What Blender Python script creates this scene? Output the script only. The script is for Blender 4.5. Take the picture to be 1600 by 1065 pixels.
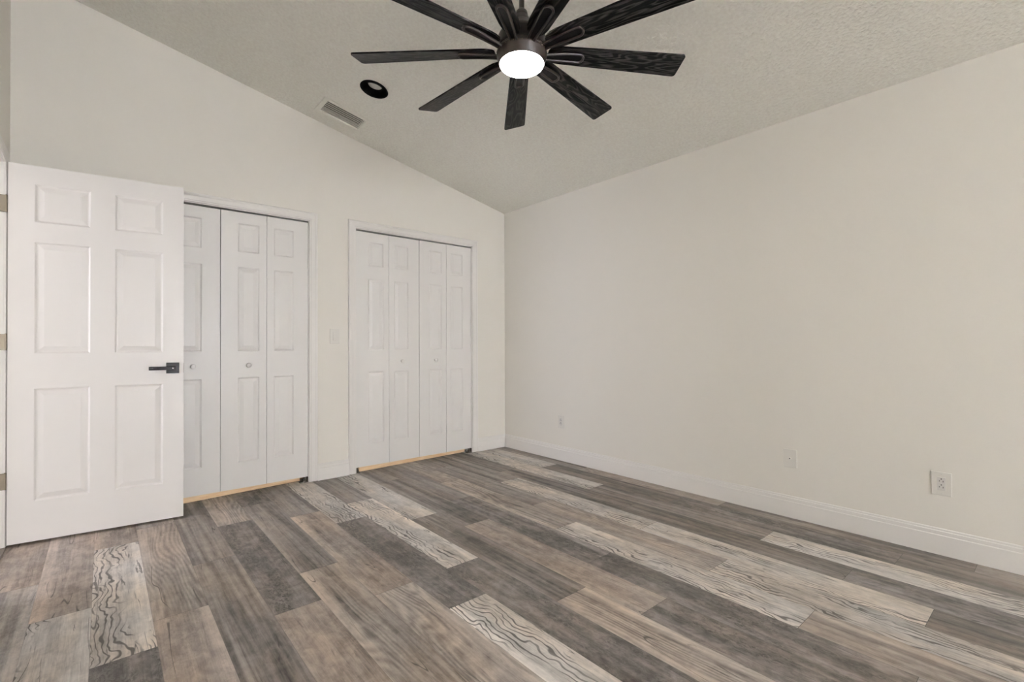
import bpy, bmesh, math, random
from mathutils import Vector, Matrix
random.seed(7)
C = bpy.context.scene.collection
PI = math.pi
for o in list(bpy.data.objects):
    bpy.data.objects.remove(o, do_unlink=True)

# ------------------------------------------------------------------ camera
CAM = Vector((-3.2107, -3.8799, 1.0626))
YAW, PITCH, ROLL = 0.7066, 0.0083, -0.0042
fw = Vector((math.sin(YAW)*math.cos(PITCH), math.cos(YAW)*math.cos(PITCH), math.sin(PITCH)))
rt = Vector((math.cos(YAW), -math.sin(YAW), 0)); up = rt.cross(fw)
r2 = rt*math.cos(ROLL) + up*math.sin(ROLL); u2 = -rt*math.sin(ROLL) + up*math.cos(ROLL)
cd = bpy.data.cameras.new('camera'); cam = bpy.data.objects.new('camera', cd); C.objects.link(cam)
cd.sensor_width = 36; cd.lens = 749.15/1600*36; cd.clip_start = 0.02
cam.matrix_world = Matrix(((r2.x, u2.x, -fw.x, CAM.x), (r2.y, u2.y, -fw.y, CAM.y), (r2.z, u2.z, -fw.z, CAM.z), (0, 0, 0, 1)))
bpy.context.scene.camera = cam

# ------------------------------------------------------------------ world, added lamps, exposure
sc = bpy.context.scene
sc.view_settings.view_transform = 'Standard'; sc.view_settings.look = 'None'
sc.view_settings.gamma = 1; sc.view_settings.use_curve_mapping = False
sc.view_settings.exposure = 0.47
w = bpy.data.worlds.new('world'); sc.world = w; w.use_nodes = True
w.node_tree.nodes['Background'].inputs[0].default_value = (0.80, 0.88, 1.0, 1)
w.node_tree.nodes['Background'].inputs[1].default_value = 1.0

def area(name, loc, rot, sx, sy, power, col):
    d = bpy.data.lights.new(name, 'AREA'); d.shape = 'RECTANGLE'; d.size = sx; d.size_y = sy
    d.energy = power; d.color = col
    o = bpy.data.objects.new(name, d); C.objects.link(o); o.location = loc; o.rotation_euler = rot
    return o
# added lamps outside the unseen wall_back windows, lighting the room from behind
YB = -9.6  # unseen room end moved far back to even out the light
WIN = [(-3.40, -2.40), (-2.20, -1.20)]; WZ = (0.45, 2.15)
for a_, b_ in WIN:
    area('window_daylight', ((a_+b_)/2, YB-0.22, 1.32), (PI/2, 0, 0), b_-a_, 1.8, 1150, (0.985, 0.985, 1.06))
# added lamp in the unseen hallway, lighting the room through the entry door
area('hallway_daylight', (-6.85, -0.30, 1.25), (PI/2, 0, -PI/2), 1.3, 2.0, 50, (0.97, 0.98, 1.17))

# ------------------------------------------------------------------ materials
def mat(name, col, rough=0.5, metal=0.0, spec=0.5):
    m = bpy.data.materials.new(name); m.use_nodes = True
    b = m.node_tree.nodes['Principled BSDF']
    b.inputs['Base Color'].default_value = (*col, 1); b.inputs['Roughness'].default_value = rough
    b.inputs['Metallic'].default_value = metal; b.inputs['Specular IOR Level'].default_value = spec
    return m
def noise_bump(m, scale, strength, dist=0.002, detail=3.0, tint=0.0):
    nt = m.node_tree; N = nt.nodes; L = nt.links; b = N['Principled BSDF']
    tc = N.new('ShaderNodeTexCoord'); n = N.new('ShaderNodeTexNoise'); n.inputs['Scale'].default_value = scale
    n.inputs['Detail'].default_value = detail
    L.new(tc.outputs['Object'], n.inputs['Vector'])
    bp = N.new('ShaderNodeBump'); bp.inputs['Strength'].default_value = strength; bp.inputs['Distance'].default_value = dist
    L.new(n.outputs['Fac'], bp.inputs['Height']); L.new(bp.outputs['Normal'], b.inputs['Normal'])
    if tint:
        c = b.inputs['Base Color'].default_value[:]
        mx = N.new('ShaderNodeMix'); mx.data_type = 'RGBA'
        mx.inputs[6].default_value = tuple(v*(1-tint) for v in c[:3])+(1,); mx.inputs[7].default_value = tuple(min(1, v*(1+tint)) for v in c[:3])+(1,)
        L.new(n.outputs['Fac'], mx.inputs[0]); L.new(mx.outputs[2], b.inputs['Base Color'])
    return m
M = {}
M['wall'] = noise_bump(mat('wall_paint', (0.85, 0.82, 0.742), 0.6, spec=0.3), 55, 0.12, 0.002)
M['ceiling'] = noise_bump(mat('ceiling_texture', (0.94, 0.905, 0.805), 0.8, spec=0.2), 62, 1.0, 0.008, 6, 0.13)
M['trim'] = mat('trim_paint', (0.86, 0.835, 0.785), 0.35)
M['door'] = noise_bump(mat('door_paint', (0.81, 0.785, 0.745), 0.33), 30, 0.03, 0.001)
M['bifold'] = noise_bump(mat('bifold_paint', (0.85, 0.83, 0.79), 0.36), 30, 0.03, 0.001)
M['plate'] = mat('plate_plastic', (0.80, 0.775, 0.705), 0.35)
M['plate_grey'] = mat('receptacle_plastic', (0.72, 0.70, 0.65), 0.35)
M['slot'] = mat('dark_slot', (0.01, 0.01, 0.01), 0.6)
M['black_metal'] = mat('black_metal', (0.003, 0.003, 0.003), 0.4, 0.0, 0.12)
M['fan_metal'] = mat('fan_metal', (0.010, 0.008, 0.007), 0.30, 0.0, 0.35)
M['baffle_gloss'] = mat('gloss_black', (0.003, 0.003, 0.003), 0.3, 0.0, 0.12)
M['fan_bronze'] = mat('fan_bronze', (0.027, 0.020, 0.016), 0.33, 0.0, 0.4)  # bronze lightened to carry the lamp's glow on hub and bracket ribs
M['chrome'] = mat('chrome', (0.8, 0.8, 0.78), 0.15, 1.0)
M['nickel'] = mat('aged_nickel', (0.22, 0.19, 0.14), 0.4, 0.85)
M['bracket'] = noise_bump(mat('bracket_steel', (0.13, 0.11, 0.09), 0.5, 0.7), 120, 0.8, 0.004, 3, 0.6)
M['vent'] = mat('vent_enamel', (0.55, 0.52, 0.45), 0.5)
M['vent_dark'] = mat('vent_duct', (0.02, 0.02, 0.018), 0.8)
M['baffle'] = mat('black_baffle', (0.002, 0.002, 0.002), 0.8, spec=0.05)
M['lens_off'] = mat('frosted_lens', (0.86, 0.85, 0.82), 0.5)
M['hall_floor'] = noise_bump(mat('hall_floor', (0.22, 0.19, 0.15), 0.6), 20, 0.2, 0.002, 3, 0.2)
M['glass'] = mat('window_glass', (1, 1, 1), 0.0)
M['glass'].node_tree.nodes['Principled BSDF'].inputs['Transmission Weight'].default_value = 1.0
M['glass'].node_tree.nodes['Principled BSDF'].inputs['IOR'].default_value = 1.05

# raw wood strip
def raw_wood():
    m = mat('raw_wood', (0.75, 0.5, 0.27), 0.6, spec=0.2); nt = m.node_tree; N = nt.nodes; L = nt.links
    tc = N.new('ShaderNodeTexCoord'); mp = N.new('ShaderNodeMapping'); mp.inputs['Scale'].default_value = (6, 60, 60)
    n = N.new('ShaderNodeTexNoise'); n.inputs['Scale'].default_value = 1.5; n.inputs['Detail'].default_value = 4
    cr = N.new('ShaderNodeValToRGB'); cr.color_ramp.elements[0].color = (0.82, 0.56, 0.31, 1); cr.color_ramp.elements[1].color = (0.97, 0.77, 0.50, 1)
    cr.color_ramp.elements[0].position = .3; cr.color_ramp.elements[1].position = .7
    L.new(tc.outputs['Object'], mp.inputs[0]); L.new(mp.outputs[0], n.inputs['Vector']); L.new(n.outputs['Fac'], cr.inputs[0])
    L.new(cr.outputs[0], N['Principled BSDF'].inputs['Base Color'])
    return m
M['raw_wood'] = raw_wood()

# lamp lens of the fan
m = mat('lamp_diffuser', (1, 1, 1), 0.4)
m.node_tree.nodes['Principled BSDF'].inputs['Emission Color'].default_value = (1.0, 0.95, 0.93, 1)
m.node_tree.nodes['Principled BSDF'].inputs['Emission Strength'].default_value = 55.0
M['lamp'] = m

# black oak fan blade (grain follows the blade's own length = UV v)
def blade_mat():
    m = mat('black_oak', (0.012, 0.011, 0.010), 0.42, spec=0.09); nt = m.node_tree; N = nt.nodes; L = nt.links; b = N['Principled BSDF']
    uv = N.new('ShaderNodeUVMap'); oi = N.new('ShaderNodeObjectInfo')
    ad = N.new('ShaderNodeVectorMath'); ad.operation = 'ADD'
    sc_ = N.new('ShaderNodeVectorMath'); sc_.operation = 'SCALE'; sc_.inputs[0].default_value = (3.1, 7.7, 5.3)
    L.new(oi.outputs['Random'], sc_.inputs['Scale']); L.new(uv.outputs[0], ad.inputs[0]); L.new(sc_.outputs[0], ad.inputs[1])
    mp = N.new('ShaderNodeMapping'); mp.inputs['Scale'].default_value = (13, 2.2, 1)
    L.new(ad.outputs[0], mp.inputs[0])
    n = N.new('ShaderNodeTexNoise'); n.inputs['Scale'].default_value = 1.0; n.inputs['Detail'].default_value = 2; L.new(mp.outputs[0], n.inputs['Vector'])
    mu = N.new('ShaderNodeMath'); mu.operation = 'MULTIPLY'; mu.inputs[1].default_value = 95; L.new(n.outputs['Fac'], mu.inputs[0])
    si = N.new('ShaderNodeMath'); si.operation = 'SINE'; L.new(mu.outputs[0], si.inputs[0])
    mp2 = N.new('ShaderNodeMapping'); mp2.inputs['Scale'].default_value = (260, 18, 1); L.new(ad.outputs[0], mp2.inputs[0])
    n2 = N.new('ShaderNodeTexNoise'); n2.inputs['Scale'].default_value = 1.0; L.new(mp2.outputs[0], n2.inputs['Vector'])
    mm = N.new('ShaderNodeMath'); mm.operation = 'MULTIPLY_ADD'; mm.inputs[1].default_value = 0.35; L.new(si.outputs[0], mm.inputs[0]); L.new(n2.outputs['Fac'], mm.inputs[2])
    cr = N.new('ShaderNodeValToRGB'); cr.color_ramp.elements[0].position = .50; cr.color_ramp.elements[1].position = 1.0
    cr.color_ramp.elements[0].color = (0.0022, 0.002, 0.0018, 1); cr.color_ramp.elements[1].color = (0.050, 0.046, 0.042, 1)
    L.new(mm.outputs[0], cr.inputs[0]); L.new(cr.outputs[0], b.inputs['Base Color'])
    bp = N.new('ShaderNodeBump'); bp.inputs['Strength'].default_value = .5; bp.inputs['Distance'].default_value = .0012
    L.new(mm.outputs[0], bp.inputs['Height']); L.new(bp.outputs['Normal'], b.inputs['Normal'])
    return m
M['blade'] = blade_mat()

# weathered plank floor: every plank carries its own tone and the amounts of its marks
def floor_mat():
    m = mat('plank_floor', (0.3, 0.27, 0.23), 0.5, spec=0.35); nt = m.node_tree; N = nt.nodes; L = nt.links; b = N['Principled BSDF']
    def at(name):
        a = N.new('ShaderNodeAttribute'); a.attribute_type = 'GEOMETRY'; a.attribute_name = name; return a
    def math_(op, a, b_=None, c=None):
        n = N.new('ShaderNodeMath'); n.operation = op
        for i, v in enumerate((a, b_, c)):
            if v is None: continue
            if isinstance(v, (int, float)): n.inputs[i].default_value = v
            else: L.new(v, n.inputs[i])
        return n.outputs[0]
    def ramp(v, a, b_, clamp=True):
        n = N.new('ShaderNodeMapRange'); n.inputs[1].default_value = a; n.inputs[2].default_value = b_
        n.interpolation_type = 'SMOOTHSTEP'; L.new(v, n.inputs[0]); return n.outputs[0]
    uv = N.new('ShaderNodeUVMap'); seed = at('seed'); tone = at('tone'); amt = at('amt'); amt2 = at('amt2')
    sep = N.new('ShaderNodeSeparateXYZ'); L.new(uv.outputs[0], sep.inputs[0])
    a1 = N.new('ShaderNodeSeparateXYZ'); L.new(amt.outputs['Vector'], a1.inputs[0])     # contour, distress, crack
    a2 = N.new('ShaderNodeSeparateXYZ'); L.new(amt2.outputs['Vector'], a2.inputs[0])    # streak, edge side, warm
    def coord(sx, sy, off=0.0):
        x = math_('MULTIPLY', sep.outputs[0], sx); y = math_('MULTIPLY', sep.outputs[1], sy)
        z = math_('MULTIPLY_ADD', seed.outputs['Fac'], 17.3, off)
        c = N.new('ShaderNodeCombineXYZ'); L.new(x, c.inputs[0]); L.new(y, c.inputs[1]); L.new(z, c.inputs[2]); return c.outputs[0]
    def noise(sx, sy, off=0.0, det=3.0, dist=0.0, rough=.55):
        n = N.new('ShaderNodeTexNoise'); n.inputs['Scale'].default_value = 1; n.inputs['Detail'].default_value = det
        n.inputs['Distortion'].default_value = dist; n.inputs['Roughness'].default_value = rough
        L.new(coord(sx, sy, off), n.inputs['Vector']); return n.outputs['Fac']
    # lightness multiplier
    def add(k, n, amp):
        d = math_('SUBTRACT', n, .5)
        return math_('ADD', k, math_('MULTIPLY', d, amp))
    big = ramp(noise(6, 1.2, 1.0, 2.0), .3, .7)
    streak = ramp(noise(24, .75, 4.0, 3.0, .35), .28, .72)
    fine = noise(260, 15, 7.0, 3.0)
    cloud = ramp(noise(22, 13, 9.0, 5.0, .4, .68), .3, .7)
    k = add(1.0, big, .36)
    k = add(k, streak, a2.outputs[0])
    k = add(k, ramp(noise(85, 2.4, 5.5, 2.0, .2), .25, .75), .24)
    k = add(k, fine, .55)
    k = add(k, cloud, math_('MULTIPLY_ADD', a1.outputs[1], .40, .30))
    # light band along one edge
    e = math_('MULTIPLY', sep.outputs[0], a2.outputs[1])
    band = ramp(math_('MULTIPLY_ADD', noise(3, 2.2, 30, 2), .05, e), .066, .090)
    k = math_('MULTIPLY_ADD', band, .36, k)
    # soft cathedral grain (oak boards)
    ph2 = math_('MULTIPLY_ADD', noise(5.5, .95, 44, 1.0), 8.5, math_('MULTIPLY', sep.outputs[0], 16))
    g2 = math_('SINE', math_('MULTIPLY', ph2, 12.566))
    k = math_('MULTIPLY_ADD', math_('MULTIPLY', g2, a2.outputs[2]), ramp(noise(5, .8, 46, 1), .38, .6), k)
    # dark contour lines running along the board (pale boards)
    ph = math_('MULTIPLY_ADD', noise(9.5, 5.5, 12.0, 2.0, .3), 5.2, math_('MULTIPLY', sep.outputs[0], 44))
    ring = math_('SINE', math_('MULTIPLY', ph, 6.283))
    thick = math_('MULTIPLY_ADD', noise(16, 7, 14.0, 2.0), 1.9, ring)
    line = ramp(thick, 1.35, 2.0)
    side = ramp(math_('MULTIPLY_ADD', sep.outputs[0], -1.4, noise(9, 1.2, 15.0, 1.0)), .45, .56)
    con = math_('MULTIPLY', math_('MULTIPLY', line, side), a1.outputs[0])
    # dark splinter patches
    sp = ramp(noise(26, 3.2, 18.0, 4.0, .8, .68), .60, .67)
    con = math_('MAXIMUM', con, math_('MULTIPLY', sp, a1.outputs[2]))
    # distressed mottling
    dm = ramp(noise(75, 38, 21.0, 5.0, .8, .75), .42, .64)
    dmask = ramp(noise(11, 1.7, 24.0, 3.0, .3), .40, .62)
    dis = math_('MULTIPLY', math_('MULTIPLY', math_('MULTIPLY_ADD', dm, .65, .30), dmask), a1.outputs[1])
    # rare long cracks
    cw = math_('ABSOLUTE', math_('SUBTRACT', noise(13, 1.1, 27.0, 1.0, .6), .5))
    cl = math_('SUBTRACT', 1.0, ramp(cw, .001, .009))
    crk = math_('MULTIPLY', math_('MULTIPLY', cl, ramp(noise(9, 3.5, 33.0, 1.0), .54, .60)), .8)
    dark = math_('MAXIMUM', math_('MAXIMUM', con, dis), crk)
    # seams
    ax = math_('ABSOLUTE', sep.outputs[0]); sm = ramp(ax, .0895, .0912)
    dark = math_('MAXIMUM', dark, math_('MULTIPLY', sm, .35))
    mul = N.new('ShaderNodeVectorMath'); mul.operation = 'SCALE'; L.new(tone.outputs['Color'], mul.inputs[0]); L.new(k, mul.inputs['Scale'])
    # warm / cool drift
    wc = N.new('ShaderNodeMix'); wc.data_type = 'RGBA'; wc.blend_type = 'MULTIPLY'; wc.inputs[0].default_value = 1.0
    tint = N.new('ShaderNodeMix'); tint.data_type = 'RGBA'; tint.inputs[6].default_value = (.965, 1.0, 1.07, 1); tint.inputs[7].default_value = (1.03, 1.0, .99, 1)
    L.new(ramp(noise(6, 1.8, 40, 2.0), .35, .65), tint.inputs[0])
    L.new(mul.outputs[0], wc.inputs[6]); L.new(tint.outputs[2], wc.inputs[7])
    dk = N.new('ShaderNodeMix'); dk.data_type = 'RGBA'; dk.inputs[7].default_value = (0.062, 0.054, 0.046, 1)
    L.new(dark, dk.inputs[0]); L.new(wc.outputs[2], dk.inputs[6]); L.new(dk.outputs[2], b.inputs['Base Color'])
    bp = N.new('ShaderNodeBump'); bp.inputs['Strength'].default_value = .25; bp.inputs['Distance'].default_value = .001
    L.new(math_('SUBTRACT', fine, dark), bp.inputs['Height']); L.new(bp.outputs['Normal'], b.inputs['Normal'])
    return m
M['floor'] = floor_mat()

# ------------------------------------------------------------------ helpers
def obj(name, bm, m, parent=None, smooth=False, bevel=0.0):
    me = bpy.data.meshes.new(name); bmesh.ops.recalc_face_normals(bm, faces=bm.faces[:]); bm.to_mesh(me); bm.free()
    if m is not None: me.materials.append(m)
    o = bpy.data.objects.new(name, me); C.objects.link(o)
    if parent is not None: o.parent = parent
    if smooth:
        for p in me.polygons: p.use_smooth = True
    if bevel:
        md = o.modifiers.new('bevel', 'BEVEL'); md.width = bevel; md.segments = 2; md.limit_method = 'ANGLE'
    return o
def empty(name, loc, rot=(0, 0, 0)):
    o = bpy.data.objects.new(name, None); C.objects.link(o); o.location = loc; o.rotation_euler = rot; o.empty_display_size = .05
    return o
def tag(o, label=None, cat=None, group=None, kind=None):
    if label: o['label'] = label
    if cat: o['category'] = cat
    if group: o['group'] = group
    if kind: o['kind'] = kind
    return o
def box(bm, x0, x1, y0, y1, z0, z1):
    vs = [bm.verts.new(v) for v in ((x0,y0,z0),(x1,y0,z0),(x1,y1,z0),(x0,y1,z0),(x0,y0,z1),(x1,y0,z1),(x1,y1,z1),(x0,y1,z1))]
    for f in ((0,3,2,1),(4,5,6,7),(0,1,5,4),(1,2,6,5),(2,3,7,6),(3,0,4,7)): bm.faces.new([vs[i] for i in f])
    return vs
def mkbox(name, dims, m, parent=None, bevel=0.0):
    bm = bmesh.new(); box(bm, *dims); return obj(name, bm, m, parent, bevel=bevel)
def lathe(bm, prof, seg=48, c=(0, 0, 0)):
    rings = []
    for r, z in prof:
        if r < 1e-6: rings.append([bm.verts.new((c[0], c[1], c[2]+z))])
        else: rings.append([bm.verts.new((c[0]+r*math.cos(2*PI*i/seg), c[1]+r*math.sin(2*PI*i/seg), c[2]+z)) for i in range(seg)])
    for a, b in zip(rings, rings[1:]):
        for i in range(seg):
            j = (i+1) % seg
            if len(a) == 1 and len(b) == 1: continue
            if len(a) == 1: bm.faces.new((a[0], b[i], b[j]))
            elif len(b) == 1: bm.faces.new((a[i], a[j], b[0]))
            else: bm.faces.new((a[i], a[j], b[j], b[i]))
    return bm
def slab_grid(bm, us, vs, holes, P, Q):
    """wall sheet with rectangular holes; P(u,v) room face, Q(u,v) outer face; hole edges are closed."""
    def inh(u, v): return any(a < u < b and c < v < d for a, b, c, d in holes)
    us = sorted(set(us)); vs = sorted(set(vs)); cp, cq = {}, {}
    def g(c, F, i, j):
        if (i, j) not in c: c[(i, j)] = bm.verts.new(F(us[i], vs[j]))
        return c[(i, j)]
    solid = {}
    for i in range(len(us)-1):
        for j in range(len(vs)-1):
            solid[(i, j)] = not inh((us[i]+us[i+1])/2, (vs[j]+vs[j+1])/2)
    for (i, j), s in solid.items():
        if not s: continue
        ks = ((i, j), (i+1, j), (i+1, j+1), (i, j+1))
        bm.faces.new([g(cp, P, *k) for k in ks]); bm.faces.new([g(cq, Q, *k) for k in reversed(ks)])
        for (a, b), nb in (((ks[0], ks[1]), (i, j-1)), ((ks[1], ks[2]), (i+1, j)), ((ks[2], ks[3]), (i, j+1)), ((ks[3], ks[0]), (i-1, j))):
            if not solid.get(nb, False):
                bm.faces.new([g(cp, P, *b), g(cp, P, *a), g(cq, Q, *a), g(cq, Q, *b)])

# ------------------------------------------------------------------ the room shell
XL = -3.61; H0 = 2.44; SL = 0.2115
def ceil_z(x): return H0 - SL*x
DY0, DY1, DZ = -0.987, -0.212, 2.045        # entry door opening in wall_left
C1 = (-3.190, -1.983); C2 = (-1.611, -0.419); CZ = 2.0436   # closet openings
TH = 0.12
# closet wall (y = 0), gable shaped
bm = bmesh.new()
us = [XL, C1[0], C1[1], C2[0], C2[1], 0.0]
zt = 10.0
def top(u, v): return ceil_z(u)+.02 if v == zt else v
slab_grid(bm, us, [0, CZ, zt], [(C1[0], C1[1], -1, CZ), (C2[0], C2[1], -1, CZ)], lambda u, v: (u, 0, top(u, v)), lambda u, v: (u, TH, top(u, v)))
tag(obj('wall_closet_side', bm, M['wall']), 'off-white gable wall holding the two bifold closets', 'wall', kind='structure')
bm = bmesh.new()
slab_grid(bm, [YB, 0.0+TH], [0, H0+.02], [], lambda u, v: (0, u, v), lambda u, v: (TH, u, v))
tag(obj('wall_right', bm, M['wall']), 'long plain off-white wall under the low edge of the ceiling', 'wall', kind='structure')
bm = bmesh.new()
slab_grid(bm, [YB, DY0, DY1, 0.0], [0, DZ, ceil_z(XL)+.02], [(DY0, DY1, -1, DZ)], lambda u, v: (XL, u, v), lambda u, v: (XL-TH, u, v))
tag(obj('wall_left', bm, M['wall']), 'off-white wall at the left edge holding the open entry door', 'wall', kind='structure')
bm = bmesh.new()
slab_grid(bm, [XL, WIN[0][0], WIN[0][1], WIN[1][0], WIN[1][1], 0.0], [0, WZ[0], WZ[1], zt], [(a, b, WZ[0], WZ[1]) for a, b in WIN], lambda u, v: (u, YB, top(u, v)), lambda u, v: (u, YB-TH, top(u, v)))
tag(obj('wall_back', bm, M['wall']), kind='structure')
# ceiling with the cut-outs for the downlight and the air grille
DL = (-1.798, -0.780); VC = (-1.8163, -0.268); VH = (0.150, 0.089)
ca = math.cos(math.atan(SL))
def hole(cx, cy, hx, hy): return (cx-hx*ca, cx+hx*ca, cy-hy, cy+hy)
hs = [hole(*DL, .0655, .0655), hole(*VC, VH[0]-.004, VH[1]-.004)]
bm = bmesh.new()
nx, nz = math.sin(math.atan(SL)), ca
slab_grid(bm, [XL-TH, TH]+[h for q in hs for h in q[:2]], [YB-TH, TH]+[h for q in hs for h in q[2:]], hs,
          lambda u, v: (u, v, ceil_z(u)), lambda u, v: (u+nx*.16, v, ceil_z(u)+nz*.16))
tag(obj('ceiling', bm, M['ceiling']), 'sloped off-white textured ceiling rising to the left', 'ceiling', kind='structure')

# ------------------------------------------------------------------ plank floor
tones = {  # linear base tone, contour, distress, splinter, streak
    'C': ((0.570, 0.520, 0.455), 0.85, 0.08, 0.75, 0.16, .0),
    'D': ((0.220, 0.195, 0.170), 0.00, 1.0, 0.30, 0.45, .0),
    'B': ((0.385, 0.320, 0.262), 0.00, 0.34, 0.35, 0.30, .03),
    'G': ((0.236, 0.204, 0.172), 0.00, 0.28, 0.30, 1.05, .04),
    'W': ((0.355, 0.302, 0.250), 0.00, 0.15, 0.25, 0.48, .20),
    'H': ((0.185, 0.160, 0.132), 0.00, 0.35, 0.30, 0.80, .03),
    'L': ((0.335, 0.297, 0.256), 0.10, 0.35, 0.30, 0.65, .05)}
W_ = 0.183; X0 = -3.243
cols = {  # plank boards per column: (far end y, kind, light-band side)
    -3: [(.14, 'G', 0)],
    -2: [(.14, 'B', 0), (-.86, 'L', 1), (-2.08, 'D', 0)],
    -1: [(.14, 'B', -1), (-1.27, 'C', 0), (-2.49, 'G', 0)],
    0: [(.14, 'B', -1), (-.555, 'C', 1), (-1.763, 'D', 0), (-2.98, 'B', 0)],
    1: [(.14, 'L', 0), (-.34, 'W', -1), (-1.56, 'B', 1), (-2.78, 'G', 0)],
    2: [(.14, 'G', -1), (-1.10, 'G', 1), (-2.32, 'W', 0)],
    3: [(.14, 'W', 0), (-.604, 'D', 0), (-1.824, 'B', 0)],
    4: [(.14, 'D', 0), (-.304, 'G', -1), (-1.524, 'W', -1), (-2.75, 'B', 0)],
    5: [(.14, 'G', 0), (-.72, 'B', -1), (-1.94, 'W', 1), (-3.16, 'D', 0)],
    6: [(.14, 'C', 0), (-1.01, 'D', 0), (-2.235, 'C', -1), (-3.45, 'G', 0)],
    7: [(.14, 'G', 0), (-.70, 'C', 1), (-1.935, 'D', 0), (-3.15, 'D', 0)],
    8: [(.14, 'C', 0), (-1.25, 'G', 0), (-2.48, 'W', 1), (-3.70, 'B', 0)],
    9: [(.14, 'G', 0), (-.38, 'G', -1), (-1.545, 'B', 0), (-2.765, 'D', 0), (-3.98, 'C', 0)],
    10: [(.14, 'G', 1), (-1.11, 'D', 1), (-2.335, 'D', 0), (-3.55, 'L', 0)],
    11: [(.14, 'W', 0), (-.70, 'W', -1), (-1.93, 'C', 0), (-3.20, 'W', 1), (-4.42, 'G', 0)],
    12: [(.14, 'G', 0), (-.30, 'G', 1), (-1.54, 'W', 0), (-2.76, 'C', 0), (-3.98, 'B', 0)],
    13: [(.14, 'G', 1), (-.987, 'C', 0), (-2.25, 'C', 0), (-3.508, 'H', 0)],
    14: [(.14, 'H', -1), (-.75, 'G', 0), (-1.97, 'H', 0), (-3.195, 'D', 0)],
    15: [(.14, 'C', 0), (-1.55, 'G', 0), (-2.765, 'C', 0), (-3.98, 'G', 0)],
    16: [(.14, 'C', 0), (-.88, 'H', 0), (-2.10, 'D', 0), (-3.31, 'H', 1)],
    17: [(.14, 'G', 0), (-1.13, 'W', 0), (-2.35, 'G', 1), (-3.57, 'W', 0)]}
bm = bmesh.new(); uvl = bm.loops.layers.uv.new('UVMap')
lt = bm.faces.layers.float_vector.new('tone_v'); ls = bm.faces.layers.float.new('seed')
la = bm.faces.layers.float_vector.new('amt'); lb = bm.faces.layers.float_vector.new('amt2')
rng = random.Random(3); tone_list = []
for k, segs in cols.items():
    xa = X0+W_*k; xb = xa+W_; xca, xcb = max(xa, XL+.012), min(xb, 0.0)
    if xcb <= xca: continue
    segs = list(segs); last = segs[-1][0]
    while last-1.22 > YB: last -= 1.22; segs.append((last, rng.choice('CDBGWL'), 0))
    for i, (ya, kind, edge) in enumerate(segs):
        yb = segs[i+1][0] if i+1 < len(segs) else YB
        yb = max(yb, YB)
        g = .0007
        v = [bm.verts.new(q) for q in ((xca, yb+g, 0), (xcb, yb+g, 0), (xcb, ya-g, 0), (xca, ya-g, 0))]
        f = bm.faces.new(v); t = tones[kind]; j = rng.uniform(.93, 1.07)
        for lp in f.loops: lp[uvl].uv = (lp.vert.co.x-(xa+xb)/2, lp.vert.co.y-ya)
        f[lt] = tuple(c*j for c in t[0]); f[ls] = rng.random(); f[la] = t[1:4]; f[lb] = (t[4], float(edge), t[5])
vb = [bm.verts.new(q) for q in ((XL, YB, -.004), (0, YB, -.004), (0, .14, -.004), (XL, .14, -.004))]
f = bm.faces.new(vb); f[lt] = (.04, .035, .03)
me = bpy.data.meshes.new('floor'); bm.to_mesh(me); bm.free(); me.materials.append(M['floor'])
tv = [tuple(d.vector) for d in me.attributes['tone_v'].data]
dst = me.attributes.new('tone', 'FLOAT_COLOR', 'FACE')
for i, v in enumerate(tv):
    dst.data[i].color = (v[0], v[1], v[2], 1)
fl = bpy.data.objects.new('floor', me); C.objects.link(fl)
tag(fl, 'grey-brown weathered wood plank floor', 'floor', kind='structure')

# ------------------------------------------------------------------ baseboards (moulded profile), casings
BB = [(0, 0), (.014, 0), (.014, .096), (.0125, .0985), (.0105, .100), (.0105, .116), (.009, .119), (.0065, .120), (.0065, .127), (.004, .131), (0, .131)]
def sweep(bm, prof, A, B, out, upv=Vector((0, 0, 1)), ea=None, eb=None):
    """prof (d, h): d along out, h along upv; ends may be mitred by ea/eb(d,h)->shift along A->B"""
    A, B, out = Vector(A), Vector(B), Vector(out); dr = (B-A).normalized()
    ra = [bm.verts.new(A+out*d+upv*h+dr*(ea(d, h) if ea else 0)) for d, h in prof]
    rb = [bm.verts.new(B+out*d+upv*h-dr*(eb(d, h) if eb else 0)) for d, h in prof]
    n = len(prof)
    for i in range(n):
        j = (i+1) % n; bm.faces.new((ra[i], ra[j], rb[j], rb[i]))
    bm.faces.new(ra); bm.faces.new(list(reversed(rb)))
CW = .062
def bboard(name, A, B, out, ea=None, eb=None, label=None):
    bm = bmesh.new(); sweep(bm, BB, A, B, out, ea=ea, eb=eb)
    return tag(obj(name, bm, M['trim']), label, 'baseboard', kind='structure')
mit = lambda d, h: d
bboard('baseboard_right', (0, YB, 0.001), (0, 0, 0.001), (-1, 0, 0), eb=mit, label='long white moulded baseboard along the plain right wall')
bboard('baseboard_corner', (C2[1]+CW, 0, 0.001), (0, 0, 0.001), (0, -1, 0), eb=mit, label='short white baseboard between the far closet and the room corner')
bboard('baseboard_middle', (C1[1]+CW, 0, 0.001), (C2[0]-CW, 0, 0.001), (0, -1, 0), label='short white baseboard between the two closets')
bboard('baseboard_closet_side', (XL, 0, 0.001), (C1[0]-CW, 0, 0.001), (0, -1, 0))
bboard('baseboard_left', (XL, YB, 0.001), (XL, DY0-CW, 0.001), (1, 0, 0))
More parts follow.
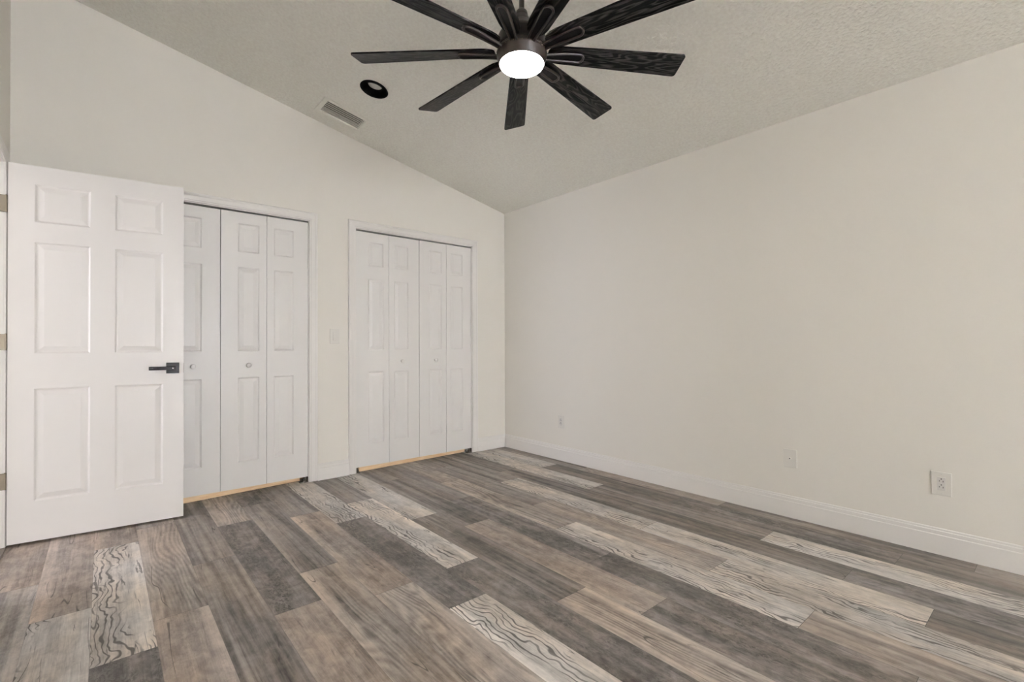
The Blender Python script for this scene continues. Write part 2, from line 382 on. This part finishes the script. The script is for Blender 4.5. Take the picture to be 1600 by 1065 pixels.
# casing: profile across the board width w (0 = opening edge) and thickness t
CP = [(0, 0), (0, .008), (.003, .010), (.010, .010), (.014, .0125), (.040, .0145), (.046, .017), (.054, .0175), (.0575, .016), (CW, .012), (CW, 0)]
def casing(name, a, b, ztop, P, label=None, z0=.006):
    """U-shaped mitred casing around an opening a..b; P(u, t, z) -> world"""
    bm = bmesh.new(); n = len(CP); rings = []
    for fn in (lambda s, t: P(a-s, t, z0), lambda s, t: P(a-s, t, ztop+s), lambda s, t: P(b+s, t, ztop+s), lambda s, t: P(b+s, t, z0)):
        rings.append([bm.verts.new(fn(s, t)) for s, t in CP])
    for r, q in zip(rings, rings[1:]):
        for i in range(n):
            j = (i+1) % n; bm.faces.new((r[i], r[j], q[j], q[i]))
    bm.faces.new(rings[0]); bm.faces.new(rings[-1])
    return tag(obj(name, bm, M['trim']), label, 'door casing', kind='structure')
casing('trim_1', C1[0], C1[1], CZ, lambda u, t, z: (u, -t, z), 'white casing around the closet partly hidden by the open door')
casing('trim_2', C2[0], C2[1], CZ, lambda u, t, z: (u, -t, z), 'white casing around the far closet next to the room corner')
casing('trim_3', DY0, DY1, DZ, lambda u, t, z: (XL+t, u, z), 'white casing around the entry doorway at the left edge')
# closet jamb liners and entry jamb
def liner(name, a, b, ztop, P, t=.006, label=None, stop=None):
    bm = bmesh.new()
    def bx(u0, u1, d0, d1, z0, z1):
        c = [P(u, d, z) for u in (u0, u1) for d in (d0, d1) for z in (z0, z1)]
        xs, ys, zs = [q[0] for q in c], [q[1] for q in c], [q[2] for q in c]
        box(bm, min(xs), max(xs), min(ys), max(ys), min(zs), max(zs))
    bx(a, a+t, 0, TH, .004, ztop-t); bx(b-t, b, 0, TH, .004, ztop-t); bx(a, b, 0, TH, ztop-t, ztop)
    if stop:
        bx(a+t, a+t+.011, stop[0], stop[1], .004, ztop-t); bx(b-t-.011, b-t, stop[0], stop[1], .004, ztop-t); bx(a+t, b-t, stop[0], stop[1], ztop-t-.011, ztop-t)
    return tag(obj(name, bm, M['trim']), label, 'door jamb', kind='structure')
liner('trim_4', C1[0], C1[1], CZ, lambda u, d, z: (u, d, z))
liner('trim_5', C2[0], C2[1], CZ, lambda u, d, z: (u, d, z))
liner('trim_6', DY0-.0, DY1, DZ, lambda u, d, z: (XL-d, u, z), t=.003, stop=(.045, .080), label='white jamb of the entry doorway with the hinge leaves')
# raw wood strips on the floor behind the closet doors
def strip(name, A, B, label):
    bm = bmesh.new(); h = .047; d = .09
    pts = [(A[0], A[1]), (B[0], B[1]), (B[0], B[1]+d), (A[0], A[1]+d)]
    lo = [bm.verts.new((x, y, .0005)) for x, y in pts]; hi = [bm.verts.new((x, y, h)) for x, y in pts]
    bm.faces.new(lo); bm.faces.new(hi)
    for i in range(4): bm.faces.new((lo[i], lo[(i+1) % 4], hi[(i+1) % 4], hi[i]))
    return tag(obj(name, bm, M['raw_wood'], bevel=.0015), label, 'wood strip', kind='structure')
strip('trim_7', (C1[0]+.02, .010), (C1[1]-.045, .085), 'pale raw wood strip under the closet doors beside the open door')
strip('trim_8', (C2[0]+.045, .036), (C2[1]-.045, .072), 'pale raw wood strip under the far closet doors')
tag(mkbox('trim_9', (XL-TH-.01, XL+.0125, DY0+.004, DY1-.004, .0, .007), M['hall_floor']), 'dark tan threshold in the entry doorway', 'threshold', kind='structure')
# closet interiors and hallway beyond the door (plain shells)
def shell(name, x0, x1, y0, y1, z1, skip, m, mf=None):
    bm = bmesh.new(); t = .02
    if 'x0' not in skip: box(bm, x0-t, x0, y0, y1, 0, z1)
    if 'x1' not in skip: box(bm, x1, x1+t, y0, y1, 0, z1)
    if 'y0' not in skip: box(bm, x0-t, x1+t, y0-t, y0, 0, z1)
    if 'y1' not in skip: box(bm, x0-t, x1+t, y1, y1+t, 0, z1)
    box(bm, x0-t, x1+t, y0-t if 'y0' not in skip else y0, y1+t, z1, z1+t)
    return tag(obj(name, bm, m), kind='structure')
shell('wall_closet_1', C1[0]-.3, C1[1]+.15, TH, .75, 2.42, ('y0',), M['wall'])
shell('wall_closet_2', C2[0]-.15, C2[1]+.35, TH, .75, 2.38, ('y0',), M['wall'])
tag(mkbox('floor_closet', (XL, 0, .14, .78, -.02, 0), M['raw_wood']), kind='structure')
shell('wall_hallway', XL-TH-3.2, XL-TH, -1.1, .5, 2.44, ('x1',), M['wall'])
tag(mkbox('floor_hallway', (XL-TH-3.22, XL-.001, -1.12, .52, -.02, 0), M['hall_floor']), kind='structure')

# windows added in the unseen back wall so light enters behind the camera
def window(name, P, a, b, z0, z1):
    root = empty(name, P((a+b)/2, 0, z0)); tag(root, kind='structure')
    inv = Vector(root.location)
    def bx(bm, u0, u1, d0, d1, za, zb):
        c = [P(u, d, z) for u in (u0, u1) for d in (d0, d1) for z in (za, zb)]
        xs, ys, zs = [q[0]-inv.x for q in c], [q[1]-inv.y for q in c], [q[2]-inv.z for q in c]
        box(bm, min(xs), max(xs), min(ys), max(ys), min(zs), max(zs))
    bm = bmesh.new(); f = .045; zm = (z0+z1)/2
    bx(bm, a, a+f, .03, .09, z0, z1); bx(bm, b-f, b, .03, .09, z0, z1); bx(bm, a+f, b-f, .03, .09, z0, z0+f); bx(bm, a+f, b-f, .03, .09, z1-f, z1)
    bx(bm, a+f, b-f, .03, .09, zm-.02, zm+.02)
    obj('window_frame', bm, M['trim'], root)
    bm = bmesh.new(); bx(bm, a-.03, b+.03, -.025, .028, z0-.022, z0-.001); obj('window_sill', bm, M['trim'], root)
    for za, zb in ((z0+f, zm-.02), (zm+.02, z1-f)):
        bm = bmesh.new(); bx(bm, a+f, b-f, .056, .060, za, zb); obj('pane', bm, M['glass'], root)
for i, (a, b) in enumerate(WIN): window('window_%d' % (i+1), lambda u, d, z: (u, YB-d, z), a, b, *WZ)

# ------------------------------------------------------------------ moulded panel door leaf
PROF = [(.0, .0), (.003, -.002), (.008, -.0058), (.013, -.0064), (.034, -.0016), (.038, -.0006)]
def panel_leaf(bm, Wd, Hd, T, panels):
    """leaf in local x (0..W), z (0..H), front face y=0 looking to -y, back y=T; panels moulded on both faces"""
    xs = sorted({0, Wd} | {p[0] for p in panels} | {p[1] for p in panels})
    zs = sorted({0, Hd} | {p[2] for p in panels} | {p[3] for p in panels})
    for side in (0, 1):
        def Y(d): return -d if side == 0 else T+d       # d negative = into the leaf
        cache = {}
        def V(x, z):
            if (x, z) not in cache: cache[(x, z)] = bm.verts.new((x, Y(0), z))
            return cache[(x, z)]
        for i in range(len(xs)-1):
            for j in range(len(zs)-1):
                cx, cz = (xs[i]+xs[i+1])/2, (zs[j]+zs[j+1])/2
                if any(a < cx < b and c < cz < d for a, b, c, d in panels): continue
                bm.faces.new([V(xs[i], zs[j]), V(xs[i+1], zs[j]), V(xs[i+1], zs[j+1]), V(xs[i], zs[j+1])])
        for a, b, c, d in panels:
            # corners may have grid vertices on the outline: outline = all cached points on it
            prev = None
            for s, dep in PROF:
                if s == 0:
                    ring = []
                    ring += [V(x, c) for x in xs if a <= x < b]; ring += [V(b, z) for z in zs if c <= z < d]
                    ring += [V(x, d) for x in reversed(xs) if a < x <= b]; ring += [V(a, z) for z in reversed(zs) if c < z <= d]
                    prev = ring; base = [(v.co.x, v.co.z) for v in ring]; continue
                ring = [bm.verts.new((min(max(x, a+s), b-s), Y(dep), min(max(z, c+s), d-s))) for x, z in base]
                for i in range(len(ring)):
                    j = (i+1) % len(ring); bm.faces.new((prev[i], prev[j], ring[j], ring[i]))
                prev = ring
            bm.faces.new(prev)
    # edges
    for (x0, z0, x1, z1) in ((0, 0, Wd, 0), (Wd, 0, Wd, Hd), (Wd, Hd, 0, Hd), (0, Hd, 0, 0)):
        bm.faces.new([bm.verts.new(q) for q in ((x0, 0, z0), (x1, 0, z1), (x1, T, z1), (x0, T, z0))])
    bmesh.ops.remove_doubles(bm, verts=bm.verts[:], dist=1e-5)
ROWS = [(.215, .823), (1.012, 1.617), (1.725, 1.932)]

# entry door, swung open in front of the closet
HX, HY, HA = -3.5951, -0.2143, -0.1047
d1 = empty('door_1', (HX, HY, .015), (0, 0, HA)); tag(d1, 'open white six-panel entry door at the left', 'door', kind='structure')
bm = bmesh.new(); panel_leaf(bm, .770, 2.032, .035, [(a, b, c, d) for a, b in ((.103, .332), (.441, .667)) for c, d in ROWS])
obj('door_leaf', bm, M['door'], d1)
for side in (0, 1):
    hd = empty('door_handle', (.7155, -.0005 if side == 0 else .0355, .916), (0, 0, 0)); hd.parent = d1
    sg = -1 if side == 0 else 1
    def sb(bm, x0, x1, y0, y1, z0, z1): box(bm, x0, x1, min(sg*y0, sg*y1), max(sg*y0, sg*y1), z0, z1)
    bm = bmesh.new(); sb(bm, -.0325, .0325, 0, .008, -.0325, .0325); obj('rose', bm, M['black_metal'], hd, bevel=.0015)
    bm = bmesh.new()
    lathe(bm, [(0, 0), (.012, 0), (.012, .040), (0, .040)], 24)
    bmesh.ops.rotate(bm, verts=bm.verts[:], cent=(0, 0, 0), matrix=Matrix.Rotation(PI/2*(1 if side == 0 else -1), 3, 'X'))
    sb(bm, -.115, .014, .036, .052, -.0105, .0105)
    obj('lever', bm, M['black_metal'], hd, bevel=.002)
    bm = bmesh.new(); lathe(bm, [(0, 0), (.0035, 0), (.0035, .003), (0, .003)], 16)
    bmesh.ops.rotate(bm, verts=bm.verts[:], cent=(0, 0, 0), matrix=Matrix.Rotation(PI/2*(1 if side == 0 else -1), 3, 'X'))
    bmesh.ops.translate(bm, verts=bm.verts[:], vec=(.002, sg*.052, 0))
    obj('privacy_button', bm, M['chrome'], hd)['label'] = 'small bright metal privacy button in the handle'
bm = bmesh.new(); box(bm, .7695, .7715, .005, .030, .885, .945); obj('latch_plate', bm, M['nickel'], d1)
for z0, z1 in ((.310, .397), (1.046, 1.132), (1.778, 1.868)):
    hg = empty('hinge', (0, 0, 0)); hg.parent = d1
    # jamb-side leaf lies on the jamb face, barrel at the hinge corner (world -> door local)
    mi = (Matrix.Translation((HX, HY, .015)) @ Matrix.Rotation(HA, 4, 'Z')).inverted()
    bm = bmesh.new(); box(bm, XL-.030, XL+.0125, DY1-.0055, DY1-.0032, z0, z1)
    for k in range(3): box(bm, XL-.020+.010*(k % 2), XL-.016+.010*(k % 2), DY1-.0062, DY1-.0055, z0+.014+.026*k, z0+.018+.026*k)
    bmesh.ops.transform(bm, verts=bm.verts[:], matrix=mi); obj('hinge_leaf', bm, M['nickel'], hg)
    bm = bmesh.new(); lathe(bm, [(0, 0), (.0045, 0), (.0045, z1-z0), (.003, z1-z0+.003), (0, z1-z0+.003)], 20, (-.0055, -.001, z0-.015)); obj('hinge_pin', bm, M['nickel'], hg, smooth=False)

# bifold closet doors: each pair is one thing hung in the opening
def bifold(name, x0, x1, label, knob_leaf, fold, knob_x):
    """two leaves between x0 and x1; panel offset follows the photograph: narrow stile at the joint"""
    root = empty(name, (x0, .015, .043)); tag(root, label, 'closet door', kind='structure')
    wl = (x1-x0-.003)/2; Hd = CZ-.006-.012-.043
    rows = [(c-.043+.014, d-.043+.014) for c, d in ROWS]
    for i in (0, 1):
        a = (wl-.14-.048) if i == 0 else .048
        leaf = empty('door_leaf', (0, 0, 0)); leaf.parent = root
        # pivot side at the jamb, fold pushes the joint outward by a few mm
        if i == 0: leaf.location = (0, 0, 0); leaf.rotation_euler = (0, 0, -fold)
        else: leaf.location = (wl*math.cos(fold)+.003, -wl*math.sin(fold), 0); leaf.rotation_euler = (0, 0, fold)
        bm = bmesh.new(); panel_leaf(bm, wl, Hd, .030, [(a, a+.140, c, d) for c, d in rows]); obj('panel', bm, M['bifold'], leaf)
        if i == knob_leaf:
            bm = bmesh.new(); lathe(bm, [(0, 0), (.009, 0), (.0075, .006), (.007, .012), (.012, .017), (.0165, .022), (.0165, .027), (.012, .031), (0, .032)], 28)
            bmesh.ops.rotate(bm, verts=bm.verts[:], cent=(0, 0, 0), matrix=Matrix.Rotation(PI/2, 3, 'X'))
            kb = obj('knob', bm, M['bifold'], leaf, smooth=True); kb.location = (knob_x, 0, .925-.043)
    return root
G = .003
m1 = -2.5815
dA = bifold('door_2', C1[0]+.008, m1-.0015, 'white bifold pair half hidden behind the open entry door', 1, .002, .135)
dB = bifold('door_3', m1+.0015, C1[1]-.007, 'white bifold pair in the near closet, right of the open door', 0, .010, .172)
m2 = -1.0045
dC = bifold('door_4', C2[0]+.010, m2-.0015, 'left white bifold pair of the far closet', 1, .006, .118)
dD = bifold('door_5', m2+.0015, C2[1]-.007, 'right white bifold pair of the far closet, nearest the corner', 0, .006, .165)
for d_ in (dB, dD): d_.rotation_euler.x = .0035   # these pairs hang slightly out of plumb
# dark bottom pivot brackets
def pivot(root, x, sgn, wd):
    bm = bmesh.new()
    box(bm, min(x, x+sgn*wd), max(x, x+sgn*wd), .004, .040, .001, .006)
    box(bm, min(x, x+sgn*.004), max(x, x+sgn*.004), .004, .040, .001, .042)
    n0 = len(bm.verts); lathe(bm, [(0, .006), (.013, .006), (.010, .014), (.013, .022), (.006, .026), (.005, .040), (0, .040)], 8, (x+sgn*wd*.45, .022, 0))
    bmesh.ops.translate(bm, verts=bm.verts[:], vec=(-root.location.x, -root.location.y, -root.location.z))
    obj('pivot_bracket', bm, M['bracket'], root)['label'] = 'dark steel pivot bracket at the bottom corner'
pivot(dA, C1[0]+.006, 1, .05); pivot(dB, C1[1]-.006, -1, .06); pivot(dC, C2[0]+.006, 1, .035); pivot(dD, C2[1]-.006, -1, .055)

# ------------------------------------------------------------------ ceiling fan
FC = Vector((-1.8315, -2.3371, 2.3298)); RB = .762
nrm = Vector((.0216, .0185, 1)).normalized()
fan = empty('ceiling_fan', FC); fan.rotation_mode = 'QUATERNION'; fan.rotation_quaternion = Vector((0, 0, 1)).rotation_difference(nrm)
tag(fan, 'black ceiling fan with nine wood-grain blades and a lit round lamp', 'ceiling fan')
bm = bmesh.new()   # lower hub dish around the lamp
lathe(bm, [(.094, -.053), (.097, -.055), (.0995, -.051), (.102, -.042), (.106, -.028), (.109, -.016), (.109, -.006), (.104, -.001), (.100, .004), (.100, .012), (.060, .012), (.060, -.04), (.094, -.050), (.094, -.053)], 96)
obj('hub', bm, M['fan_bronze'], fan, smooth=False, bevel=0)
bm = bmesh.new()   # motor housing, domed
lathe(bm, [(0, .014), (.101, .014), (.104, .020), (.104, .060), (.100, .070), (.085, .086), (.060, .108), (.040, .132), (.031, .152), (.028, .160), (0, .160)], 64)
obj('motor_housing', bm, M['fan_metal'], fan)
bm = bmesh.new(); lathe(bm, [(0, .160), (.026, .160), (.0265, .168), (.024, .180), (.017, .188), (0, .190)], 40); obj('collar', bm, M['fan_metal'], fan, smooth=False)
ztop = ceil_z(FC.x)-FC.z
bm = bmesh.new(); lathe(bm, [(0, .186), (.0115, .186), (.0115, ztop-.02), (0, ztop-.02)], 28); obj('downrod', bm, M['fan_metal'], fan, smooth=False)
bm = bmesh.new(); lathe(bm, [(0, -.075), (.022, -.075), (.045, -.065), (.062, -.04), (.068, -.006), (.068, .0), (0, .0)], 48)
cn = obj('canopy', bm, M['fan_metal'], fan); cn.location = (-.008, -.005, ztop-.002)
cn.rotation_euler = (0, math.atan(SL), 0)
bm = bmesh.new(); lathe(bm, [(.0935, -.046), (.0945, -.053), (.092, -.059), (.080, -.063), (.060, -.066), (.030, -.068), (0, -.0685)], 72)
lens = obj('lamp_diffuser', bm, M['lamp'], fan, smooth=True); lens['label'] = 'round glowing white lamp diffuser'
for i in range(36):   # bright beads put in for glints of light through the hub vents
    a = 2*PI*i/36
    bm = bmesh.new(); bmesh.ops.create_icosphere(bm, subdivisions=1, radius=.0028)
    bmesh.ops.translate(bm, verts=bm.verts[:], vec=(.1085*math.cos(a), .1085*math.sin(a), -.011))
    if i == 0: allb = bm
    else:
        me_ = bpy.data.meshes.new('t'); bm.to_mesh(me_); allb.from_mesh(me_); bm.free(); bpy.data.meshes.remove(me_)
obj('bead_ring', allb, M['nickel'], fan)
# one blade and one bracket, then copies
def blade_mesh():
    bm = bmesh.new(); uvl = bm.loops.layers.uv.new('UVMap'); t = .0065
    def hw(r): return .0445+(.0612-.0445)*(r-.167)/(.762-.167)
    r0 = .118; n = 6
    pts = []
    # outline counter-clockwise: root at r0, tip with rounded corners, tip edge square
    def arc(cx, cy, rad, a0, a1):
        return [(cx+rad*math.cos(a0+(a1-a0)*i/n), cy+rad*math.sin(a0+(a1-a0)*i/n)) for i in range(n+1)]
    w1 = hw(RB); rad = .014
    pts += arc(RB-rad-.004, -w1+rad, rad, -PI/2, 0); pts += arc(RB-rad, w1-rad, rad, 0, PI/2)
    pts += [(.175, hw(.175)), (.150, .041), (r0+.008, .030), (r0, .018), (r0, -.018), (r0+.008, -.030), (.150, -.041), (.175, -hw(.175))]
    lo = [bm.verts.new((x, y, 0)) for x, y in pts]; hi = [bm.verts.new((x, y, t)) for x, y in pts]
    bm.faces.new(list(reversed(lo))); bm.faces.new(hi)
    for i in range(len(pts)): j = (i+1) % len(pts); bm.faces.new((lo[i], lo[j], hi[j], hi[i]))
    for f in bm.faces:
        for lp in f.loops: lp[uvl].uv = (lp.vert.co.y, lp.vert.co.x)
    me = bpy.data.meshes.new('blade'); bmesh.ops.recalc_face_normals(bm, faces=bm.faces[:]); bm.to_mesh(me); bm.free(); me.materials.append(M['blade']); return me
def bracket_mesh():
    """iron under the blade: base plate with a raised U-shaped rim, tapering to the hub"""
    bm = bmesh.new(); n = 10; ro = .280; wd = .021
    path = []
    for i in range(13):
        s = i/12; r = .098+(ro-wd-.098)*s; path.append((r, -(.013+(wd-.013)*min(1, s*1.3)), -.010*(1-s)**2-.012*math.sin(PI*min(1, s))*.0))
    for i in range(1, 12):
        a = -PI/2+PI*i/12; path.append((ro-wd+wd*math.cos(a), wd*math.sin(a), 0))
    for i in range(12, -1, -1):
        s = i/12; r = .098+(ro-wd-.098)*s; path.append((r, (.013+(wd-.013)*min(1, s*1.3)), -.010*(1-s)**2))
    # plate
    top_ = [bm.verts.new((x, y, z-.0005)) for x, y, z in path]; bot = [bm.verts.new((x, y, z-.004)) for x, y, z in path]
    m_ = len(path)
    for i in range(m_//2):
        a, b, c, d = i, i+1, m_-2-i, m_-1-i
        if b == c or a >= d: continue
        if b > c: break
        if len({a, b, c, d}) == 4:
            bm.faces.new((bot[a], bot[b], bot[c], bot[d])).material_index = 1
            bm.faces.new((top_[d], top_[c], top_[b], top_[a])).material_index = 1
    # rim tube along path, flattened
    seg = 8; rings = []
    for i, (x, y, z) in enumerate(path):
        p0 = Vector(path[max(i-1, 0)]); p1 = Vector(path[min(i+1, m_-1)]); tdir = (p1-p0).normalized(); side = tdir.cross(Vector((0, 0, 1))).normalized()
        rr = .0052; ring = []
        for k in range(seg):
            a = 2*PI*k/seg; ring.append(bm.verts.new(Vector((x, y, z-.005))+side*rr*math.cos(a)+Vector((0, 0, 1))*(rr*1.25*math.sin(a))))
        rings.append(ring)
    for a, b in zip(rings, rings[1:]):
        for k in range(seg): bm.faces.new((a[k], a[(k+1) % seg], b[(k+1) % seg], b[k]))
    bm.faces.new(rings[0]); bm.faces.new(rings[-1])
    me = bpy.data.meshes.new('blade_bracket'); bmesh.ops.recalc_face_normals(bm, faces=bm.faces[:]); bm.to_mesh(me); bm.free(); me.materials.append(M['fan_bronze']); me.materials.append(M['baffle_gloss'])
    for p in me.polygons: p.use_smooth = True
    return me
bme, kme = blade_mesh(), bracket_mesh()
for i in range(9):
    az = math.radians(131.58-40*i)
    b = bpy.data.objects.new('blade', bme); C.objects.link(b); b.parent = fan
    b.rotation_mode = 'QUATERNION'
    q = Matrix.Rotation(az, 3, 'Z') @ Matrix.Rotation(-math.atan(.0495), 3, 'Y') @ Matrix.Rotation(math.radians(-13.6), 3, 'X')
    b.rotation_quaternion = q.to_quaternion(); b.location = (0, 0, 0)
    k = bpy.data.objects.new('blade_bracket', kme); C.objects.link(k); k.parent = b

# ------------------------------------------------------------------ recessed downlight and air grille in the slope
TA = math.atan(SL)
dl = empty('recessed_downlight', (DL[0], DL[1], ceil_z(DL[0])), (0, TA, 0)); tag(dl, 'round black recessed downlight in the sloped ceiling beside the air vent', 'downlight')
bm = bmesh.new(); lathe(bm, [(.0935, -.0005), (.095, -.003), (.092, -.0055), (.070, -.0045), (.052, .014), (.0475, .030), (.0475, .034), (.056, .034), (.062, .012), (.074, .0), (.0935, -.0005)], 72); obj('trim_ring', bm, M['baffle'], dl, smooth=True)
bm = bmesh.new(); lathe(bm, [(0, .029), (.020, .0292), (.0473, .031), (.0473, .033), (0, .0335)], 48); obj('lens', bm, M['lens_off'], dl)['label'] = 'pale unlit lens inside the black ring'
vt = empty('air_vent', (VC[0], VC[1], ceil_z(VC[0])), (0, TA, 0)); tag(vt, 'rectangular slatted air vent in the sloped ceiling near the closets', 'air vent')
hx, hy = VH; bd = .033
bm = bmesh.new()
o4 = [(-hx-bd, -hy-bd), (hx+bd, -hy-bd), (hx+bd, hy+bd), (-hx-bd, hy+bd)]; i4 = [(-hx, -hy), (hx, -hy), (hx, hy), (-hx, hy)]
lv = [[bm.verts.new((x, y, z)) for x, y in q] for q, z in ((o4, -.0005), ([(x*.985, y*.98) for x, y in o4], -.006), (i4, -.0065), (i4, .012))]
for a, b in zip(lv, lv[1:]):
    for i in range(4): bm.faces.new((a[i], a[(i+1) % 4], b[(i+1) % 4], b[i]))
obj('frame', bm, M['ceiling'], vt)
n = 7
for i in range(n):
    y = -hy+.012+(2*hy-.024)*i/(n-1)
    bm = bmesh.new(); box(bm, -hx, hx, -.0068, .0068, -.0005, .0005)
    s = obj('slat', bm, M['vent'], vt); s.location = (0, y, .003); s.rotation_euler = (math.radians(-3), 0, 0)
bm = bmesh.new(); box(bm, -hx+.002, hx-.002, -hy+.002, hy-.002, .030, .034); obj('duct', bm, M['vent_dark'], vt)

# ------------------------------------------------------------------ switch and wall plates
def plate_mesh(w, h, t=.0055):
    bm = bmesh.new(); box(bm, -w/2, w/2, -t, -.0003, -h/2, h/2); return bm
def slots(parent, items, m, name, rot=None):
    for it in items:
        bm = bmesh.new(); box(bm, *it); obj(name, bm, m, parent)
sw = empty('light_switch', (-1.784, 0, 1.139)); tag(sw, 'white rocker light switch on the wall between the two closets', 'light switch')
obj('wall_plate', plate_mesh(.078, .120), M['plate'], sw, bevel=.002)
bm = bmesh.new(); box(bm, -.0168, .0168, -.0062, -.0052, -.0335, .0335); obj('rocker_frame', bm, M['plate_grey'], sw)
bm = bmesh.new(); vs = box(bm, -.0150, .0150, -.0105, -.0055, -.0315, .0315)
for v in vs:
    if v.co.y < -.01 and v.co.z > 0: v.co.y = -.0072
obj('rocker', bm, M['plate'], sw, bevel=.001)
def wallthing(name, y, z, label, cat, group=None):
    e = empty(name, (0, y, z), (0, 0, -PI/2)); tag(e, label, cat, group); return e
# local -y -> world -x
def outlet(y, z, label):
    e = wallthing('electrical_outlet', y, z, label, 'outlet', 'outlets along the right wall')
    obj('wall_plate', plate_mesh(.078, .118), M['plate'], e, bevel=.0025)
    bm = bmesh.new(); box(bm, -.0168, .0168, -.0070, -.0050, -.0335, .0335); rc = obj('receptacle', bm, M['plate_grey'], e, bevel=.001)
    for dz in (.017, -.0125):
        slots(rc, [(-.0022, .0022, -.0078, -.0065, dz+.005, dz+.010)], M['slot'], 'ground_hole')
        slots(rc, [(-.0082, -.0060, -.0078, -.0065, dz-.0065, dz+.0005), (.0058, .0080, -.0078, -.0065, dz-.0080, dz+.0005)], M['slot'], 'slot')
    for dz in (.049, -.049):
        bm = bmesh.new(); lathe(bm, [(0, 0), (.0030, 0), (.0030, .0008), (0, .0012)], 12)
        bmesh.ops.rotate(bm, verts=bm.verts[:], cent=(0, 0, 0), matrix=Matrix.Rotation(PI/2, 3, 'X')); s = obj('screw', bm, M['plate_grey'], e); s.location = (0, -.0056, dz)
    return e
outlet(-3.442, .3563, 'white electrical outlet low on the right wall, nearest the camera')
outlet(-.811, .3546, 'white electrical outlet low on the wall near the far room corner')
cj = wallthing('cable_wall_plate', -2.744, .361, 'blank white cable plate with one small dark jack between the two outlets', 'wall plate')
obj('wall_plate', plate_mesh(.076, .110, .005), M['plate'], cj, bevel=.002)
bm = bmesh.new(); lathe(bm, [(.0035, .0046), (.0035, .009), (.0062, .009), (.0075, .006), (.0075, .0046)], 20)
bmesh.ops.rotate(bm, verts=bm.verts[:], cent=(0, 0, 0), matrix=Matrix.Rotation(PI/2, 3, 'X')); jk = obj('jack', bm, M['plate'], cj)
bm = bmesh.new(); lathe(bm, [(0, .0052), (.0036, .0052), (.0036, .0086), (0, .0086)], 16)
bmesh.ops.rotate(bm, verts=bm.verts[:], cent=(0, 0, 0), matrix=Matrix.Rotation(PI/2, 3, 'X')); obj('jack_socket', bm, M['slot'], jk)
